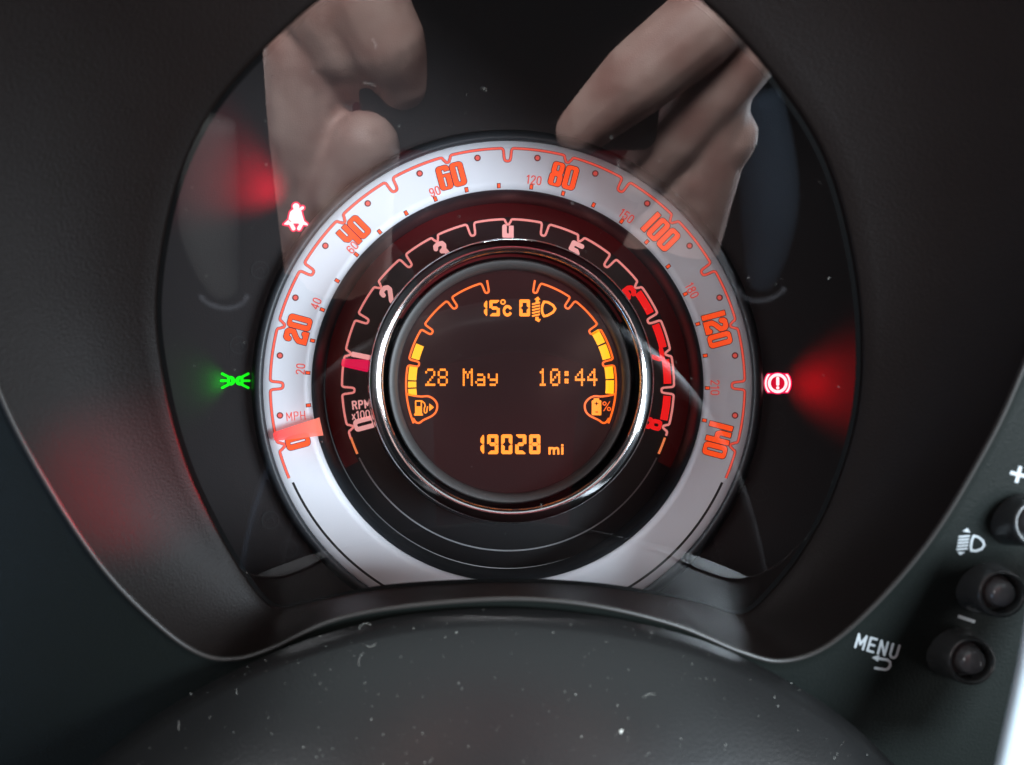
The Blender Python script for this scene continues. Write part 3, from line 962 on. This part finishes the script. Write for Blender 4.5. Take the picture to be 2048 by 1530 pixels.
# ------------------------------------------------------------------ pale trim, bottom right
fpts = [(2062, 1150), (2030, 1330), (1986, 1530), (1968, 1610)]
v, f = [], []
for i, (x, y) in enumerate(fpts):
    e = P(x, y, -0.088)
    sl = (e-CAMV)/(e.y+D)
    for dx, dy in ((0.002+sl.x*0.010, 0.010), (0.0006+sl.x*0.004, 0.004), (0.0002+sl.x*.001, 0.001), (0.0004, -0.0004), (0.002, -0.001), (0.014, 0.0), (0.024, 0.006)):
        v.append(e+Vector((dx, dy, sl.z*max(dy, 0))))
for i in range(3):
    for k in range(6): f.append((i*7+k, i*7+k+1, (i+1)*7+k+1, (i+1)*7+k))
fas = recalc(mesh('trim_panel', v, f, M['fascia'], None, True))
tag(fas, 'pale blue-white painted trim panel at the lower right corner', 'trim panel')

# ------------------------------------------------------------------ buttons and prints on the right-hand panel
bpy.context.view_layer.update()
dg = bpy.context.evaluated_depsgraph_get()
def bvh(o):
    me = o.data; mw = o.matrix_world
    return BVHTree.FromPolygons([mw @ v.co for v in me.vertices], [tuple(p.vertices) for p in me.polygons])
PB = bvh(panel); CB = bvh(cowl)
CAMO = Vector((CAMX, -D, CAMZ))


def hit(tree, px, py):
    d = (P(px, py, 0)-CAMO).normalized()
    loc, n, i, dist = tree.ray_cast(CAMO, d)
    return loc, n


def panel_print(name, vf, cx, cy, rot, mt, lift=0.0002):
    c, s = math.cos(math.radians(rot)), math.sin(math.radians(rot))
    vs = []
    for a, b in vf[0]:
        l, n = hit(PB, cx+a*c-b*s, cy-(a*s+b*c))
        vs.append(l+(CAMO-l).normalized()*lift)
    return child(mesh(name, vs, vf[1], mt, None), dash)


panel_print('menu_print', letters('MENU', 31, 1.7, 6.0, .8), 1755, 1293, -16, M['white_print'])
ret = contour(lambda X, Y: U(sd_path(X, Y, [(-8, 9), (10, 9), (16, 6), (18, -1), (15, -8), (9, -11), (-11, -11)], 2.5), sd_poly(X, Y, [(-21, 9), (-7, 16), (-7, 2)])), (-25, -18, 24, 20), .9)
panel_print('return_arrow_print', ret, 1763, 1327, -9, M['white_print'])
panel_print('minus_print', contour(lambda X, Y: sd_box(X, Y, 0, 0, 18, 3.2, 1), (-22, -6, 22, 6), 1), 1933, 1238, -19, M['white_print'])
panel_print('plus_print', contour(lambda X, Y: U(sd_box(X, Y, 0, 0, 17, 3.6, 1), sd_box(X, Y, 0, 0, 3.6, 17, 1)), (-20, -20, 20, 20), 1), 2037, 949, -14, M['white_print'])


def beam2(X, Y):
    d = sd_path(X, Y, [(2, 15), (0, 6), (0, -6), (2, -15), (12, -14), (22, -8), (26, 0), (22, 8), (12, 14), (2, 15)], 2.2)
    for k in range(5):
        yy = 13-k*6.4
        d = U(d, sd_path(X, Y, [(-26, yy-5), (-7, yy)], 1.7))
    d = U(d, U(sd_poly(X, Y, [(-22, 20), (-6, 20), (-13, 28)]), sd_poly(X, Y, [(-25, -22), (-9, -20), (-18, -28)])))
    return d


panel_print('headlamp_print', contour(beam2, (-30, -31, 30, 31), .9), 1943, 1086, -10, M['white_print'])


def make_button():
    root = empty('push_button')
    n = 48
    prof = [(7.6, 1.2), (7.3, -0.1), (7.0, -0.9), (6.6, -3.2), (6.15, -5.3), (5.9, -5.75), (5.5, -5.95), (5.1, -5.8), (4.85, -5.3), (4.7, -3.4)]
    def turn(prof, cap=False):
        v, f = [], []; L = len(prof)
        for i in range(n):
            a = 2*math.pi*i/n
            for r, y in prof: v.append((r*math.cos(a)*0.001, y*0.0014, r*math.sin(a)*0.001))
        for i in range(n):
            j = (i+1) % n
            for q in range(L-1): f.append((i*L+q, j*L+q, j*L+q+1, i*L+q+1))
        if cap: f.append(tuple(i*L+L-1 for i in range(n)))
        return v, f
    v, f = turn(prof); recalc(mesh('collar', v, f, M['button'], root, True))
    prof2 = [(4.6, -3.2), (4.35, -3.9), (3.9, -4.1), (3.55, -4.5), (3.4, -5.4), (3.1, -6.0), (2.4, -6.5), (1.3, -6.8), (0.3, -6.9)]
    v, f = turn(prof2, True); recalc(mesh('button_cap', v, f, M['cap'], root, True))
    return root


def copy_tree(o):
    c = o.copy(); C.objects.link(c)
    for ch in o.children:
        d_ = ch.copy(); C.objects.link(d_); d_.parent = c
    return c


proto = make_button()
blist = [((1966, 1172), 'round push button between the headlamp symbol and the minus sign'),
         ((1908, 1302), 'lowest round push button, right of the MENU lettering'),
         ((2034, 1036), 'round push button below the plus sign, cut by the photo edge')]
for i, ((px, py), lab) in enumerate(blist):
    o = proto if i == 0 else copy_tree(proto)
    l, n = hit(PB, px, py)
    o.location = l
    k = (D+l.y)/D
    o.scale = (56*PX*k/0.0073,)*3
    tag(o, lab, 'button', 'round push buttons on the right of the dashboard')

# ------------------------------------------------------------------ dust on cowl and lens
def specks(name, places, label):
    v, f = [], []
    for p, n, r in places:
        u = n.orthogonal().normalized(); w_ = n.cross(u); b = len(v); ph = rng.rand()*6
        st = 0.6+rng.rand()*1.2
        for k in range(6):
            a = ph+k*math.pi/3; rr = r*(0.6+0.7*rng.rand())
            v.append(p+u*math.cos(a)*rr*st+w_*math.sin(a)*rr+n*r*0.15)
        v.append(p+n*r*0.7)
        for k in range(6): f.append((b+k, b+(k+1) % 6, b+6))
    return tag(mesh(name, v, f, M['dust'], None), label, None, None, 'stuff')


pl = []
for i in range(380):
    px, py = rng.uniform(200, 1780), rng.uniform(1215, 1530)
    l, n = hit(CB, px, py)
    if l is None: continue
    if n.y > 0: n = -n
    pl.append((l, n, 0.00003+0.00008*rng.rand()**3))
l, n = hit(CB, 1242, 1462)
pl.append((l, -n if n.y > 0 else n, 0.00030))
specks('cowl_dust', pl, 'pale dust specks scattered over the steering cowl')
pl = []
LB = bvh(lens_o)
for i in range(150):
    px, py = rng.uniform(330, 1700), rng.uniform(10, 1200)
    l, n = hit(LB, px, py)
    if l is None: continue
    pl.append((l+LENS_N*0.0001, LENS_N.copy(), 0.00003+0.00007*rng.rand()**4))
specks('lens_dust', pl, 'tiny dust specks on the clear lens')

fv, ff = [], []
for tree, cnt, xr, yr, rad in ((CB, 7, (300, 1700), (1240, 1520), 0.000022), (LB, 5, (380, 1650), (40, 1100), 0.000018)):
    for i in range(cnt):
        px, py = rng.uniform(*xr), rng.uniform(*yr); an = rng.rand()*6.28; L = rng.uniform(10, 34); cv = rng.uniform(-2.5, 2.5)
        pts = []
        for k in range(7):
            l, n = hit(tree, px, py)
            if l is None: break
            pts.append(l+(CAMO-l).normalized()*0.0001)
            px += math.cos(an)*L/6; py += math.sin(an)*L/6; an += cv/6
        if len(pts) == 7:
            v, f = tube(pts, rad, 4); fv, ff = merge((fv, ff), (v, f))
tag(mesh('lint', fv, ff, M['dust'], None), 'fine pale fibres lying on the cowl and lens', None, None, 'stuff')

# ------------------------------------------------------------------ what the lens mirrors: hands with a phone, added grey and blue shapes
def capsule(bm, pts, rads, seg=14):
    v, f = tube(pts, rads, seg)
    b = len(bm.verts)
    vs = [bm.verts.new(q) for q in v]
    for q in f:
        try: bm.faces.new([vs[i] for i in q])
        except ValueError: pass
    for p, r in ((pts[0], rads[0]), (pts[-1], rads[-1])):
        bmesh.ops.create_uvsphere(bm, u_segments=14, v_segments=8, radius=r, matrix=Matrix.Translation(p))


def body_mesh(name, chains, mt, voxel=0.0022):
    bm = bmesh.new()
    for pts, rads in chains:
        n = []; rr = []
        for i in range(len(pts)-1):
            for s_ in range(4):
                n.append(Vector(pts[i]).lerp(Vector(pts[i+1]), s_/4)); rr.append(rads[i]+(rads[i+1]-rads[i])*s_/4)
        n.append(Vector(pts[-1])); rr.append(rads[-1])
        capsule(bm, n, rr)
    me = bpy.data.meshes.new(name); bm.to_mesh(me); bm.free()
    ob = bpy.data.objects.new(name, me); C.objects.link(ob)
    md = ob.modifiers.new('r', 'REMESH'); md.mode = 'VOXEL'; md.voxel_size = voxel; md.use_smooth_shade = True
    ms = ob.modifiers.new('s', 'SMOOTH'); ms.iterations = 3; ms.factor = 0.5
    bpy.context.view_layer.update()
    me2 = bpy.data.meshes.new_from_object(ob.evaluated_get(bpy.context.evaluated_depsgraph_get()))
    ob.modifiers.clear(); ob.data = me2; bpy.data.meshes.remove(me)
    me2.materials.clear(); me2.materials.append(mt)
    me2.polygons.foreach_set('use_smooth', [True]*len(me2.polygons))
    return ob


HY = -0.262


def mm(px, py, dy=0.0): return mirror(px, py, HY+dy)


W1 = 0.00030  # metres per photograph pixel at the mirrored hands
ch = []
# hand seen at the left: wrist, heel and palm, thumb ball, thumb, four fingers bent round the phone
ch.append(([mm(700, 760, -0.02), mm(690, 560, -0.01), mm(650, 400, -.006), mm(622, 250), mm(612, 110)], [0.031, 0.029, 0.022, 0.018, 0.017]))
ch.append(([mm(690, 640, -0.004), mm(690, 480, .006), mm(705, 385, .012), mm(730, 295, .014)], [0.024, 0.021, 0.018, 0.0148]))
ch.append(([mm(690, -90, .004), mm(735, 10, .008), mm(775, 90, .010), mm(806, 160, .006)], [0.0165, 0.0175, 0.0160, 0.0120]))
ch.append(([mm(615, -60), mm(662, 30, .002), mm(698, 95, .003), mm(720, 135, .000)], [0.019, 0.0195, 0.0175, 0.0135]))
ch.append(([mm(800, -120, -.012), mm(826, 10, -.013), mm(848, 110, -.013), mm(858, 195, -.011)], [0.0105, 0.0105, 0.0100, 0.0085]))
for k, (x, y) in enumerate(((790, 40), (800, -60), (795, -150), (780, -230))):
    ch.append(([mm(640+10*k, y+30, -0.006), mm(740, y, -0.010), mm(x+18, y+10, -.008), mm(x+22, y+38, .0)], [0.011, 0.0105, 0.0095, 0.0085]))
# hand seen at the right
ch.append(([mm(1300, 800, -0.02), mm(1325, 640, -.014), mm(1365, 480, -.010), mm(1415, 330, -.006), mm(1440, 180, -.004)], [0.030, 0.026, 0.018, 0.0150, 0.0135]))
ch.append(([mm(1290, 640, -.016), mm(1310, 500, -.014), mm(1350, 400, -.010)], [0.022, 0.016, 0.0125]))
ch.append(([mm(1485, -30), mm(1390, 60, .010), mm(1270, 160, .012), mm(1160, 256, .008)], [0.0180, 0.0165, 0.0150, 0.0115]))
ch.append(([mm(1480, 105, -.002), mm(1420, 185, -.001), mm(1350, 275, -.003), mm(1285, 352, -.007)], [0.0160, 0.0152, 0.0140, 0.0120]))
ch.append(([mm(1450, 275, -.006), mm(1390, 355, -.006), mm(1325, 430, -.010)], [0.0140, 0.0142, 0.0125]))
for k, (x, y) in enumerate(((1200, -40), (1190, -130), (1195, -215), (1215, -290))):
    ch.append(([mm(1400-8*k, y+20, -0.006), mm(1270, y, -0.010), mm(x-10, y+10, -.008), mm(x-12, y+35, .0)], [0.011, 0.0105, 0.0095, 0.0085]))
hands = body_mesh('person', ch, M['skin'], 0.0017)
tag(hands, 'bare hands and wrists of a person holding a phone, mirrored in the lens', 'person')

sl_l = [([mm(700, 590, -.006), mm(708, 700, -.011), mm(720, 850, -.019), mm(760, 1300, -.04)], [0.034, 0.038, 0.042, 0.046])]
sl_r = [([mm(1332, 590, -.009), mm(1318, 700, -.015), mm(1295, 860, -.022), mm(1240, 1300, -.04)], [0.034, 0.038, 0.042, 0.046])]
for c_ in (sl_l, sl_r):
    q = body_mesh('sleeve', c_, M['sleeve'], 0.003); q.parent = hands

tor = [([Vector((0.0, -0.50, 0.27)), Vector((0.0, -0.49, 0.12)), Vector((0.0, -0.50, -0.05)), Vector((0.0, -0.52, -0.26)), Vector((0.0, -0.53, -0.42))], [0.075, 0.105, 0.112, 0.118, 0.125]),
       ([Vector((-0.165, -0.50, 0.205)), Vector((-0.09, -0.495, 0.255)), Vector((0.0, -0.50, 0.265)), Vector((0.09, -0.495, 0.255)), Vector((0.165, -0.50, 0.205))], [0.055, 0.06, 0.06, 0.06, 0.055]),
       ([Vector((-0.07, -0.49, 0.20)), Vector((-0.065, -0.49, 0.0)), Vector((-0.05, -0.52, -0.3))], [0.075, 0.085, 0.10]),
       ([Vector((0.07, -0.49, 0.20)), Vector((0.065, -0.49, 0.0)), Vector((0.05, -0.52, -0.3))], [0.075, 0.085, 0.10])]
q = body_mesh('shirt', tor, M['shirt'], 0.009); q.parent = hands

# phone, just behind the camera
ph = empty('mobile_phone', (CAMX, -D-0.010, CAMZ))
def rbox(name, cx, cz, hx, hz, y0, y1, r, mt, parent, bev=0.001):
    v, f = [], []; out = []
    for qx, qz, a0 in ((1, 1, 0), (-1, 1, 90), (-1, -1, 180), (1, -1, 270)):
        for k in range(7):
            a = math.radians(a0+15*k); out.append((cx+qx*(hx-r)+r*math.cos(a), cz+qz*(hz-r)+r*math.sin(a)))
    n = len(out)
    for y, s_ in ((y0, -bev), (y0-bev, 0), (y1+bev, 0), (y1, -bev)):
        for x, z in out:
            v.append((x+s_*np.sign(x-cx), y, z+s_*np.sign(z-cz)))
    for a in range(3):
        for i in range(n): f.append((a*n+i, a*n+(i+1) % n, (a+1)*n+(i+1) % n, (a+1)*n+i))
    f.append(tuple(range(n))); f.append(tuple(3*n+i for i in range(n))[::-1])
    return recalc(mesh(name, v, f, mt, parent, False))
rbox('phone_body', 0.004, 0.028, 0.060, 0.040, -0.0, -0.009, 0.006, M['phone'], ph)
rbox('phone_red_band', 0.004, 0.060, 0.050, 0.006, 0.0006, -0.002, 0.002, M['phone_red'], ph, 0.0003)  # red band set across the top of the phone
tag(ph, 'black mobile phone held in two hands facing the gauges', 'phone')

# steering wheel rim (mirrored in the display) and rounded shapes added for patches mirrored in the lens
wpts = [mirror(x, y, -0.205) for x, y in ((500, 1400), (520, 1150), (580, 930), (690, 775), (830, 695), (1010, 652), (1150, 668), (1260, 725), (1370, 840), (1450, 1000), (1500, 1200), (1515, 1400))]
wc = [Vector(q) for q in catmull(wpts, 6, False)]
v, f = tube(wc, 0.011, 18)
tag(mesh('wheel_rim', v, f, M['wheel'], col, True), 'dark leather steering wheel rim')
seat = empty('mirrored_shapes', (0, 0, 0))
tag(seat, 'grey and blue rounded shapes added as patches mirrored in the lens edges', 'mirrored shape')
for nm, path, mt in (('mirrored_shape', [(430, 240), (418, 400), (425, 500), (450, 590)], M['grey_cloth']), ('mirrored_shape', [(1520, 190), (1535, 350), (1535, 470), (1520, 575)], M['blue_patch'])):
    pp = [Vector(q) for q in catmull([mirror(x, y, -0.75) for x, y in path], 6, False)]
    n = len(pp)
    v, f = tube(pp, [0.012+0.020*math.sin(math.pi*min(1, 0.12+0.85*i/(n-1))) for i in range(n)], 16)
    mesh(nm, v, f, mt, seat, True)
    e = pp[-1]
    arc = [e+Vector((0.028*math.cos(q), 0.004, 0.006-0.022*math.sin(q))) for q in np.linspace(0.2, math.pi-0.2, 12)]  # arc added for the pale lower edge of each mirrored patch
    v, f = tube(arc, 0.0028, 8); mesh('mirrored_arc', v, f, M['patch_edge'], seat, True)
